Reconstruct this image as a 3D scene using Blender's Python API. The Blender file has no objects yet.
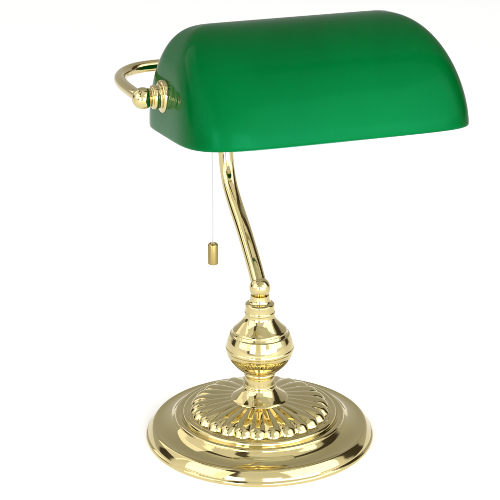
import bpy, bmesh, math
from mathutils import Vector, Matrix

PI = math.pi
R = math.radians
sc = bpy.context.scene
C = sc.collection
MM = 0.001

# ------------------------------------------------------------------ materials
def new_mat(name):
    m = bpy.data.materials.new(name); m.use_nodes = True
    return m, m.node_tree.nodes, m.node_tree.links, m.node_tree.nodes['Principled BSDF']

def brass_mat(name, col, rough, var=0.03, bump=0.0):
    m, n, l, p = new_mat(name)
    p.inputs['Metallic'].default_value = 1.0
    tc = n.new('ShaderNodeTexCoord')
    nz = n.new('ShaderNodeTexNoise'); nz.inputs['Scale'].default_value = 35; nz.inputs['Detail'].default_value = 6
    l.new(tc.outputs['Object'], nz.inputs['Vector'])
    mr = n.new('ShaderNodeMapRange'); mr.inputs[1].default_value = .3; mr.inputs[2].default_value = .7
    mr.inputs[3].default_value = rough; mr.inputs[4].default_value = rough + var
    l.new(nz.outputs['Fac'], mr.inputs[0]); l.new(mr.outputs[0], p.inputs['Roughness'])
    mx = n.new('ShaderNodeMix'); mx.data_type = 'RGBA'
    mx.inputs['A'].default_value = (*col, 1)
    mx.inputs['B'].default_value = (col[0] * .95, col[1] * .93, col[2] * .86, 1)
    l.new(mr.outputs[0], mx.inputs['Factor'])
    n2 = n.new('ShaderNodeTexNoise'); n2.inputs['Scale'].default_value = 14; n2.inputs['Detail'].default_value = 3
    l.new(tc.outputs['Object'], n2.inputs['Vector']); l.new(n2.outputs['Fac'], mx.inputs['Factor'])
    l.new(mx.outputs['Result'], p.inputs['Base Color'])
    if bump:
        n3 = n.new('ShaderNodeTexNoise'); n3.inputs['Scale'].default_value = 90; n3.inputs['Detail'].default_value = 2
        l.new(tc.outputs['Object'], n3.inputs['Vector'])
        b = n.new('ShaderNodeBump'); b.inputs['Strength'].default_value = bump; b.inputs['Distance'].default_value = .001
        l.new(n3.outputs['Fac'], b.inputs['Height']); l.new(b.outputs['Normal'], p.inputs['Normal'])
    return m

BRASS = brass_mat('polished_brass', (.585, .495, .25), .05, .03, .02)
BRASS_SATIN = brass_mat('satin_brass', (.30, .235, .09), .28, .1)

def glass_green():
    # clear dielectric skin over an absorbing green body; the white opal lining sits inside it
    m, n, l, p = new_mat('green_cased_glass')
    out = n['Material Output']
    p.inputs['Base Color'].default_value = (1, 1, 1, 1)
    p.inputs['Transmission Weight'].default_value = 1
    p.inputs['Roughness'].default_value = .06
    p.inputs['IOR'].default_value = 1.15
    p.inputs['Specular Tint'].default_value = (.04, .7, .35, 1)
    tc = n.new('ShaderNodeTexCoord')
    nz = n.new('ShaderNodeTexNoise'); nz.inputs['Scale'].default_value = 9; nz.inputs['Detail'].default_value = 2
    l.new(tc.outputs['Object'], nz.inputs['Vector'])
    b = n.new('ShaderNodeBump'); b.inputs['Strength'].default_value = .12; b.inputs['Distance'].default_value = .002
    l.new(nz.outputs['Fac'], b.inputs['Height']); l.new(b.outputs['Normal'], p.inputs['Normal'])
    va = n.new('ShaderNodeVolumeAbsorption')
    va.inputs['Color'].default_value = (0, GT, BT, 1); va.inputs['Density'].default_value = DEN
    l.new(va.outputs[0], out.inputs['Volume'])
    return m
DEN = 880.; GT = .75; BT = .60
GREEN = glass_green()

def simple(name, col, rough=.5, metal=0., var=.06, scale=60):
    m, n, l, p = new_mat(name)
    tc = n.new('ShaderNodeTexCoord')
    nz = n.new('ShaderNodeTexNoise'); nz.inputs['Scale'].default_value = scale
    l.new(tc.outputs['Object'], nz.inputs['Vector'])
    mx = n.new('ShaderNodeMix'); mx.data_type = 'RGBA'
    mx.inputs['A'].default_value = (*col, 1); mx.inputs['B'].default_value = (*[c * (1 - var) for c in col], 1)
    l.new(nz.outputs['Fac'], mx.inputs['Factor']); l.new(mx.outputs['Result'], p.inputs['Base Color'])
    p.inputs['Roughness'].default_value = rough; p.inputs['Metallic'].default_value = metal
    return m
CORE = simple('green_glass_core', (.0, .34, .100), .4, 0, .34, 9)
for nd in CORE.node_tree.nodes:                    # faint poured streaks in the glass
    if nd.type == 'TEX_NOISE':
        mp = CORE.node_tree.nodes.new('ShaderNodeMapping')
        mp.inputs['Rotation'].default_value = (0, .9, .3); mp.inputs['Scale'].default_value = (2.2, 1, .35)
        CORE.node_tree.links.new(nd.inputs['Vector'].links[0].from_socket, mp.inputs['Vector'])
        CORE.node_tree.links.new(mp.outputs[0], nd.inputs['Vector'])
        nd.inputs['Detail'].default_value = 3; nd.inputs['Distortion'].default_value = .6
OPAL = simple('white_opal_lining', (.85, .86, .84), .25)
CORD = simple('white_cord', (.34, .34, .35), .7)
FELT = simple('green_felt', (.02, .05, .03), .95, 0, .3, 400)
BULB = simple('frosted_bulb_glass', (.85, .85, .83), .3)
BLACKP = simple('black_bakelite', (.02, .02, .02), .35)
WHITE = simple('white_table_surface', (.95, .95, .95), .6, 0, .01, 3)

# ------------------------------------------------------------------ mesh helpers
def link(name, bm, mat, parent=None, smooth=True, sharp=None):
    bmesh.ops.recalc_face_normals(bm, faces=bm.faces)
    me = bpy.data.meshes.new(name)
    for f in bm.faces: f.smooth = smooth
    if sharp is not None:
        for e in bm.edges:
            if len(e.link_faces) == 2 and e.calc_face_angle(0) > sharp: e.smooth = False
    bm.to_mesh(me); bm.free()
    for m in (mat if isinstance(mat, list) else [mat]): me.materials.append(m)
    o = bpy.data.objects.new(name, me); C.objects.link(o)
    if parent is not None: o.parent = parent
    return o

def catmull(pts, sub=6):
    """smooth a 2-D / 3-D polyline; a point given as (…,'c') stays a corner"""
    out = []
    P = [Vector(p[:-1] if p[-1] == 'c' else p) for p in pts]
    corner = [p[-1] == 'c' for p in pts]
    n = len(P)
    for i in range(n - 1):
        p1, p2 = P[i], P[i + 1]
        p0 = P[i - 1] if i > 0 and not corner[i] else p1
        p3 = P[i + 2] if i + 2 < n and not corner[i + 1] else p2
        for k in range(sub):
            t = k / sub
            out.append(.5 * ((2 * p1) + (p2 - p0) * t + (2 * p0 - 5 * p1 + 4 * p2 - p3) * t * t
                             + (3 * p1 - p0 - 3 * p2 + p3) * t ** 3))
    out.append(P[-1])
    return out

def lathe(profile, seg=160, sub=5, axis=None, org=Vector((0, 0, 0)), bm=None):
    """profile (r, z) in mm revolved around z (or `axis`)"""
    bm = bm or bmesh.new()
    q = Vector((0, 0, 1)).rotation_difference(axis) if axis is not None else None
    rings = []
    for p in catmull(profile, sub) if sub > 1 else [Vector(p[:2]) for p in profile]:
        r, z = max(p[0], 0) * MM, p[1] * MM
        ring = []
        if r < 1e-6:
            v = Vector((0, 0, z)); v = (q @ v if q else v) + org
            ring = [bm.verts.new(v)]
        else:
            for k in range(seg):
                a = 2 * PI * k / seg
                v = Vector((r * math.cos(a), r * math.sin(a), z)); v = (q @ v if q else v) + org
                ring.append(bm.verts.new(v))
        rings.append(ring)
    for a, b in zip(rings, rings[1:]):
        if len(a) == 1 and len(b) == 1: continue
        for k in range(seg):
            k2 = (k + 1) % seg
            if len(a) == 1: bm.faces.new((a[0], b[k], b[k2]))
            elif len(b) == 1: bm.faces.new((a[k], a[k2], b[0]))
            else: bm.faces.new((a[k], a[k2], b[k2], b[k]))
    return bm

def tube(points, r, seg=32, sub=10, bm=None, cap=True):
    """points: 3-D path in metres; r in metres"""
    bm = bm or bmesh.new()
    P = catmull([tuple(p) for p in points], sub)
    rings = []; up = None
    for i, p in enumerate(P):
        d = (P[min(i + 1, len(P) - 1)] - P[max(i - 1, 0)]).normalized()
        if up is None:
            up = Vector((0, 0, 1)) if abs(d.z) < .9 else Vector((1, 0, 0))
        x = (up - up.dot(d) * d).normalized(); up = x; y = d.cross(x)
        rr = r(i / (len(P) - 1)) if callable(r) else r
        rings.append([bm.verts.new(p + rr * (math.cos(2 * PI * k / seg) * x + math.sin(2 * PI * k / seg) * y)) for k in range(seg)])
    for a, b in zip(rings, rings[1:]):
        for k in range(seg):
            bm.faces.new((a[k], a[(k + 1) % seg], b[(k + 1) % seg], b[k]))
    if cap:
        bm.faces.new(rings[0]); bm.faces.new(list(reversed(rings[-1])))
    return bm

# ------------------------------------------------------------------ lamp frame
TH = R(19.18)
AX = Vector((math.cos(TH), math.sin(TH), 0))       # along the shade
BK = Vector((-math.sin(TH), math.cos(TH), 0))      # towards the lamp's back
UP = Vector((0, 0, 1))
ZO = 0.0031                                        # table height in the fitted frame

lamp = bpy.data.objects.new('bankers_lamp', None); C.objects.link(lamp)
lamp['label'] = 'polished brass desk lamp with green glass shade on white table'
lamp['category'] = 'desk lamp'

# ---- base plate (stepped disc)
prof = [(0, 3.0), (88, 3.0), (88, 0.4, 'c'), (93.2, 0.1), (94.7, .7), (95.3, 2.0), (95.0, 3.3), (94.1, 4.2),
        (93.6, 4.6, 'c'), (92.9, 6.3), (91.4, 8.9), (89.9, 10.9), (88.7, 11.9), (87.6, 12.2, 'c'), (85.6, 12.0), (82.0, 12.3),
        (78.0, 13.6), (74.6, 15.5), (72.0, 17.8), (70.8, 18.9, 'c'), (70.7, 19.6), (69.9, 20.7), (68.6, 21.1), (67.0, 20.9), (65.6, 20.5),
        (64.6, 20.5, 'c'), (64.4, 21.8), (63.6, 23.2), (62.2, 23.9), (60.8, 23.9), (59.8, 23.6), (58.6, 23.9), (52, 24.2, 'c'), (0, 21.0)]
base = link('base', lathe(prof, 220, 6), BRASS, lamp, sharp=R(50))
link('felt_pad', lathe([(0, 2.9), (0, .25), (87, .25), (87.8, .4), (87.8, 2.9), (0, 2.9)], 96, 1), FELT, base, False)

# ---- fluted rosette cast on the base (26 gadroons)
NF = 26
def rosette():
    bm = bmesh.new(); seg = NF * 28; NR = 44
    ctrl = [(58.6, 23.2), (58.2, 24.6), (57.0, 26.6), (55.0, 28.9), (51.8, 30.7), (47.2, 32.0), (41.5, 33.0), (36, 33.6), (30, 34.2), (25.5, 34.6), (21.5, 35.1)]
    P = catmull(ctrl, 5)
    rings = []
    for i, p in enumerate(P):
        r0, z0 = p[0], p[1]
        t = max(0, min(1, (r0 - 24.5) / 32.0))
        dep = .4 + 1.4 * t + 1.5 * max(0, min(1, (t - .55) / .35))
        if r0 < 26: dep *= max(0, (r0 - 22) / 4)
        ring = []
        for k in range(seg):
            a = 2 * PI * k / seg
            s = abs(math.sin(NF * a / 2 + .4))
            lobe = s ** .6
            inner = 1 - t
            # towards the hub each flute narrows to a thin raised rib
            lobe = lobe * (1 - inner * .5) + inner * .5 * (s ** 2.5)
            z = z0 - dep * (1 - lobe) * (1 - .6 * max(0, min(1, (r0 - 50) / 6)))
            r = r0 - 3.2 * (1 - lobe) * max(0, (r0 - 44) / 13.6) ** 1.5
            ring.append(bm.verts.new((r * MM * math.cos(a), r * MM * math.sin(a), z * MM)))
        rings.append(ring)
    for a, b in zip(rings, rings[1:]):
        for k in range(seg):
            bm.faces.new((a[k], a[(k + 1) % seg], b[(k + 1) % seg], b[k]))
    return bm
link('fluted_rosette', rosette(), BRASS, base)

# ---- cone, neck, urn
prof = [(24.2, 33.6, 'c'), (23.8, 34.8), (22.9, 35.8, 'c'), (19.2, 38.5), (16.0, 41.4), (13.9, 44.2, 'c'), (13.6, 44.9), (13.5, 45.8), (12.9, 46.4, 'c'),
        (12.35, 47.0), (12.3, 51), (12.4, 55.0), (12.7, 56.2, 'c'), (13.4, 56.6), (13.5, 57.6), (13.2, 58.4, 'c'),
        (15.4, 60.4), (18.2, 62.6), (21.4, 65.8), (24.6, 69.8), (26.8, 73.8), (27.7, 77.2), (27.9, 78.6, 'c'), (28.3, 79.2), (28.5, 80.2), (28.3, 81.2), (27.9, 81.8, 'c'),
        (27.6, 83.6), (26.7, 87.4), (25.3, 90.8), (24.6, 92.4, 'c'), (23.5, 93.0), (22.2, 94.9, 'c'), (22.3, 95.9), (21.6, 96.9, 'c'), (19.6, 98.7), (16.6, 101.8), (13.9, 105.2), (12.5, 108.0), (12.2, 110.4, 'c'),
        (12.6, 110.9), (12.6, 112.0), (12.1, 112.6, 'c'), (12.0, 115.6), (12.1, 117.6), (11.9, 118.8), (10.6, 119.8), (9.0, 120.6), (8.3, 122.0), (7.9, 124.0), (7.6, 126.4, 'c'), (0, 126.5)]
link('urn', lathe(prof, 180, 5), BRASS, lamp, sharp=R(45))
ball = [(8.7 * math.sin(a), 132.6 - 8.7 * math.cos(a)) for a in [PI * i / 40 for i in range(41)]]
link('ball_joint', lathe(ball, 72, 1), BRASS, lamp)

# ---- stem: leans back from the urn, rises, then curls forward to the yoke
YB = .0852                                         # yoke bar behind the shade pivot
SF = .0849                                         # shade pivot in front of the urn axis
YZ = .32937 - ZO                                   # pivot / yoke height
def L(u, z, x=0.): return AX * x + BK * u + UP * z
ub = YB - SF
stem_pts = [(.0005, .1345), (.0060, .1395), (.0175, .1500), (.0400, .1683), (.0660, .1864), (.0805, .2010), (.0878, .2200), (.0895, .243),
            (.0860, .270), (.0745, .294), (.055, .313), (.030, .323), (.008, .3265), (ub, YZ)]
link('stem', tube([L(*p) for p in stem_pts], .0063, 40, 10), BRASS, lamp)

# ---- yoke: a U-shaped rod behind the shade carrying it at both ends
pv = -BK * SF                                      # pivot line (x along AX)
XE = .1184
half = [(XE, .003), (.1204, .012), (.1216, .024), (.1222, .040), (.1206, .055), (.116, .067), (.1075, .0775), (.0965, .0835), (.0830, .0852), (.06, .0852), (.03, .0852)]
ypts = [pv + AX * (-x) + BK * d + UP * YZ for x, d in half] + [pv + BK * YB + UP * YZ] + \
       [pv + AX * (x - .0059 * max(0, min(1, (x - .08) / .03))) + BK * d + UP * YZ for x, d in reversed(half)]
link('yoke', tube(ypts, .0044, 32, 8), BRASS, lamp)
jb = [(0, -9), (5, -8.4), (7.4, -6.5), (8.2, -4), (8.2, 4), (7.4, 6.5), (5, 8.4), (0, 9)]
link('yoke_joint', lathe(jb, 48, 4, AX, pv + BK * YB + UP * YZ), BRASS, lamp)

# ---- finials that clamp the shade's ends
for s, x0, xb in ((-1, .1005, .1184), (1, .1010, .1125)):
    d = AX * s
    o0 = pv + UP * YZ + d * x0                     # just inside the glass; profile runs outwards
    fin = [(0, 0), (11.4, 0, 'c'), (11.9, .8), (12.0, 2.2), (11.9, 4.0), (11.2, 5.0), (10.0, 5.3, 'c'), (8.9, 5.5), (8.3, 6.2), (8.3, 7.4, 'c'), (8.7, 7.7), (8.8, 9.6), (8.4, 10.9), (7.4, 11.4, 'c'), (6.6, 12.0), (6.4, 13.5), (0, 13.6)]
    if s > 0: fin = [(0, 0), (8.4, 0, 'c'), (8.8, .8), (8.8, 2.5), (8.0, 4.0), (5, 5.0, 'c'), (0, 5.1)]
    f = link('finial', lathe(fin, 72, 4, d, o0), BRASS, lamp, sharp=R(50))
    zb = (xb - x0) * 1000; rb = 7.9 if s < 0 else 6.0
    b = [(rb * math.sin(a), zb - rb * math.cos(a)) for a in [PI * i / 32 for i in range(33)]]
    link('finial_ball', lathe(b, 56, 1, d, o0), BRASS, f)

# ---- glass shade
SH = dict(lx=.0015, sz=.3019 - ZO, tilt=R(-6.28), a=.1069, at=.056, atR=.0475, bf=.0884, bb=.0582, h=.0764, p=5.41, pr=7.3, m=1.797, ml=3.98)
def spw(c, e): return math.copysign(abs(c) ** e, c)
def shade_pt(k, u, off=0., base=0.):
    S = SH
    ph = k * PI / 2
    c, s = math.cos(ph), math.sin(ph)
    c = max(c, 0)
    zz = max(s, 0) ** (2 / S['m']); r = c ** (2 / S['m']); rl = c ** (2 / S['ml'])
    at = S['atR'] if math.cos(u) > 0 else S['at']; a = S['a'] - off
    pp = S['pr'] if math.cos(u) > 0 else S['p']
    X = (at + (a - at) * rl) * spw(math.cos(u), 2 / pp)
    Y = spw(math.sin(u), 2 / pp)
    Y = Y * ((S['bf'] if Y < 0 else S['bb']) - off) * r
    Z = (S['h'] - off) * zz
    y = Y * math.cos(S['tilt']) - Z * math.sin(S['tilt']); z = Y * math.sin(S['tilt']) + Z * math.cos(S['tilt'])
    return pv + AX * (X + S['lx']) + BK * y + UP * (z + S['sz'] + base)

def shade(o0, o1, rim, lift=0., inner=0):
    """closed bell between two offsets of the shade's surface, with a rounded rim"""
    bm = bmesh.new(); NU, NK = 256, 56
    us = [2 * PI * i / NU for i in range(NU)]
    def shell(off):
        rings = [[bm.verts.new(shade_pt(min(j / NK, .9995), u, off, lift * (1 - j / NK))) for u in us] for j in range(NK + 1)]
        for a, b in zip(rings, rings[1:]):
            for i in range(NU):
                bm.faces.new((a[i], a[(i + 1) % NU], b[(i + 1) % NU], b[i]))
        top = rings[-1]                            # zip the ridge shut
        for i in range(NU // 2):
            vs = []
            for v in (top[i], top[i + 1], top[(NU - i - 1) % NU], top[(NU - i) % NU]):
                if v not in vs: vs.append(v)
            if len(vs) > 2: bm.faces.new(vs)
        return rings[0]
    r0 = shell(o0); nf = len(bm.faces); r1 = shell(o1)
    bm.faces.ensure_lookup_table()
    for f in bm.faces[nf:]: f.material_index = inner
    prev = r0; NB = 6
    for j in range(1, NB):
        t = j / NB
        ring = []
        for i in range(NU):
            p0, p1 = r0[i].co, r1[i].co
            ring.append(bm.verts.new(p0.lerp(p1, (1 - math.cos(PI * t)) / 2) - UP * rim * math.sin(PI * t)))
        for i in range(NU):
            bm.faces.new((prev[i], prev[(i + 1) % NU], ring[(i + 1) % NU], ring[i]))
        prev = ring
    for i in range(NU):
        bm.faces.new((prev[i], prev[(i + 1) % NU], r1[(i + 1) % NU], r1[i]))
    return bm
glass = link('shade', shade(0, .0026, .0013), GREEN, lamp)
link('opal_lining', shade(.0017, .0036, .0009, .0001, 1), [CORE, OPAL], glass)

# ---- lamp holder and bulb inside the shade, hung on the yoke's pivot
hb = [(0, 0), (5, 0), (9, 1), (13, 4), (14, 8), (14, 30), (15, 31), (15, 40), (13.5, 41), (12, 41), (0, 40)]
ho = pv + UP * (YZ - .002) + AX * -.100
holder = link('lamp_holder', lathe(hb, 48, 1, AX, ho), BRASS, lamp, sharp=R(30))
bb = [(0, 0), (10, 0), (12.5, 6), (13.2, 14), (16, 24), (19.5, 36), (20.5, 48), (18.5, 60), (12, 69), (5, 72.5), (0, 73)]
link('bulb', lathe(bb, 48, 4, AX, ho + AX * .0395), BULB, lamp)

# ---- pull cord with its brass weight
px = pv + AX * -.06668
zk = .20475 - ZO
link('pull_cord', tube([px + UP * (YZ - .012), px + UP * ((YZ + zk) / 2), px + UP * (zk + .0045)], .00036, 8, 4), CORD, lamp)
def weight():
    hh, r = 8.2, 3.85
    pf = [(0, -hh), (r - .5, -hh), (r, -hh + .5), (r, hh - 1.6), (r - .35, hh - .5), (r - 1.1, hh), (2.3, hh - .1), (.8, hh - 3.4), (0, hh - 3.6)]
    return lathe(pf, 40, 1, None, px + UP * (zk - .0004))
link('pull_weight', weight(), BRASS_SATIN, lamp, sharp=R(40))

# ------------------------------------------------------------------ table
bm = bmesh.new()
bmesh.ops.create_circle(bm, cap_ends=True, radius=9, segments=96)
tb = link('tabletop', bm, WHITE, None, False)
tb['kind'] = 'structure'
tb.location = (0, 2, 0)

# ------------------------------------------------------------------ light: pale studio tent + softboxes
w = bpy.data.worlds.new('World'); sc.world = w; w.use_nodes = True
n, l = w.node_tree.nodes, w.node_tree.links
bg = n['Background']
tc = n.new('ShaderNodeTexCoord'); sx = n.new('ShaderNodeSeparateXYZ'); l.new(tc.outputs['Generated'], sx.inputs[0])
rp = n.new('ShaderNodeValToRGB')
cr = rp.color_ramp
cr.elements[0].position = 0.0; cr.elements[0].color = (.58, .58, .58, 1)
cr.elements[1].position = 1.0; cr.elements[1].color = (.52, .52, .51, 1)
for pos, v in ((.3, .54), (.55, .47), (.75, .45), (.88, .50)):
    e = cr.elements.new(pos); e.color = (v, v, v * .97, 1)
l.new(sx.outputs['Z'], rp.inputs[0])
# dark seams / stands of the tent at a few azimuths
at = n.new('ShaderNodeMath'); at.operation = 'ARCTAN2'; l.new(sx.outputs['Y'], at.inputs[0]); l.new(sx.outputs['X'], at.inputs[1])
nz = n.new('ShaderNodeTexNoise'); nz.inputs['Scale'].default_value = 2.2; nz.inputs['Detail'].default_value = 2
l.new(tc.outputs['Generated'], nz.inputs['Vector'])
ad = n.new('ShaderNodeMath'); ad.operation = 'MULTIPLY_ADD'; l.new(nz.outputs['Fac'], ad.inputs[0]); ad.inputs[1].default_value = .5; l.new(at.outputs[0], ad.inputs[2])
wv = n.new('ShaderNodeMath'); wv.operation = 'MULTIPLY'; l.new(ad.outputs[0], wv.inputs[0]); wv.inputs[1].default_value = 2.5
sn = n.new('ShaderNodeMath'); sn.operation = 'SINE'; l.new(wv.outputs[0], sn.inputs[0])
r2 = n.new('ShaderNodeValToRGB'); r2.color_ramp.elements[0].position = .86; r2.color_ramp.elements[0].color = (1, 1, 1, 1)
r2.color_ramp.elements[1].position = .93; r2.color_ramp.elements[1].color = (.12, .10, .08, 1)
l.new(sn.outputs[0], r2.inputs[0])
ml = n.new('ShaderNodeMix'); ml.data_type = 'RGBA'; ml.blend_type = 'MULTIPLY'; ml.inputs['Factor'].default_value = 1
l.new(rp.outputs[0], ml.inputs['A']); l.new(r2.outputs[0], ml.inputs['B'])
# the studio is darker behind the lamp than on the camera's side
r3 = n.new('ShaderNodeMapRange'); r3.interpolation_type = 'SMOOTHSTEP'
r3.inputs[1].default_value = -.15; r3.inputs[2].default_value = .45; r3.inputs[3].default_value = 1.2; r3.inputs[4].default_value = .58
l.new(sx.outputs['Y'], r3.inputs[0])
m3 = n.new('ShaderNodeMix'); m3.data_type = 'RGBA'; m3.blend_type = 'MULTIPLY'; m3.inputs['Factor'].default_value = 1
l.new(ml.outputs['Result'], m3.inputs['A']); l.new(r3.outputs[0], m3.inputs['B'])
l.new(m3.outputs['Result'], bg.inputs['Color'])
bg.inputs['Strength'].default_value = 1.0

def area(name, loc, target, sxx, syy, power):
    d = bpy.data.lights.new(name, 'AREA'); d.shape = 'RECTANGLE'; d.size = sxx; d.size_y = syy; d.energy = power
    o = bpy.data.objects.new(name, d); C.objects.link(o); o.location = loc
    o.rotation_euler = (Vector(target) - Vector(loc)).to_track_quat('-Z', 'Y').to_euler()
    return o
def polar(az, el, d): return (d * math.cos(R(el)) * math.cos(R(az)), d * math.cos(R(el)) * math.sin(R(az)), d * math.sin(R(el)) + .1)
area('softbox', polar(160, 36, 4.6), (0, 0, .1), 3.2, 3.2, .6 * PI * 10.2)
area('softbox', polar(-30, 32, 4.6), (0, 0, .1), 4.2, 3.6, 1.05 * PI * 15.1)
area('softbox', polar(-146, 28, 4.6), (0, 0, .1), 3.6, 3.2, .95 * PI * 11.5)
# two paned window lights in front of the lamp, left and right of the camera
for az in (-114, -77):
    for dz in (.24, .72):
        for dx in (-.16, .16):
            a = R(az) + dx / 2.0
            area('window_light', (2 * math.cos(a), 2 * math.sin(a), .1 + dz), (0, 0, .1 + dz), .29, .45, (5.5 if az < -100 else 4.5) * PI * .13)
area('low_softbox', polar(-52, 9, 2.3), (0, 0, .3), 1.8, .8, 1.9 * PI * 1.44)

# ------------------------------------------------------------------ camera
cd = bpy.data.cameras.new('camera'); cam = bpy.data.objects.new('camera', cd); C.objects.link(cam)
cd.sensor_width = 36; cd.lens = 1769.706 / 500 * 36; cd.clip_end = 60; cd.clip_start = .05
pit, yaw = R(20.7513), R(-.344582)
fw = Vector((math.sin(yaw) * math.cos(pit), math.cos(yaw) * math.cos(pit), -math.sin(pit)))
rt = Vector((math.cos(yaw), -math.sin(yaw), 0)); upv = rt.cross(fw)
M = Matrix((rt, upv, -fw)).transposed().to_4x4()
M.translation = Vector((0, -1.338633, .675751 - ZO))
cam.matrix_world = M
sc.camera = cam
sc.render.resolution_x = sc.render.resolution_y = 1024
sc.view_settings.view_transform = 'Standard'; sc.view_settings.look = 'None'
sc.view_settings.exposure = 0.95; sc.view_settings.gamma = 1
sc.cycles.max_bounces = 14; sc.cycles.transmission_bounces = 12; sc.cycles.caustics_refractive = True; sc.cycles.blur_glossy = 0.3
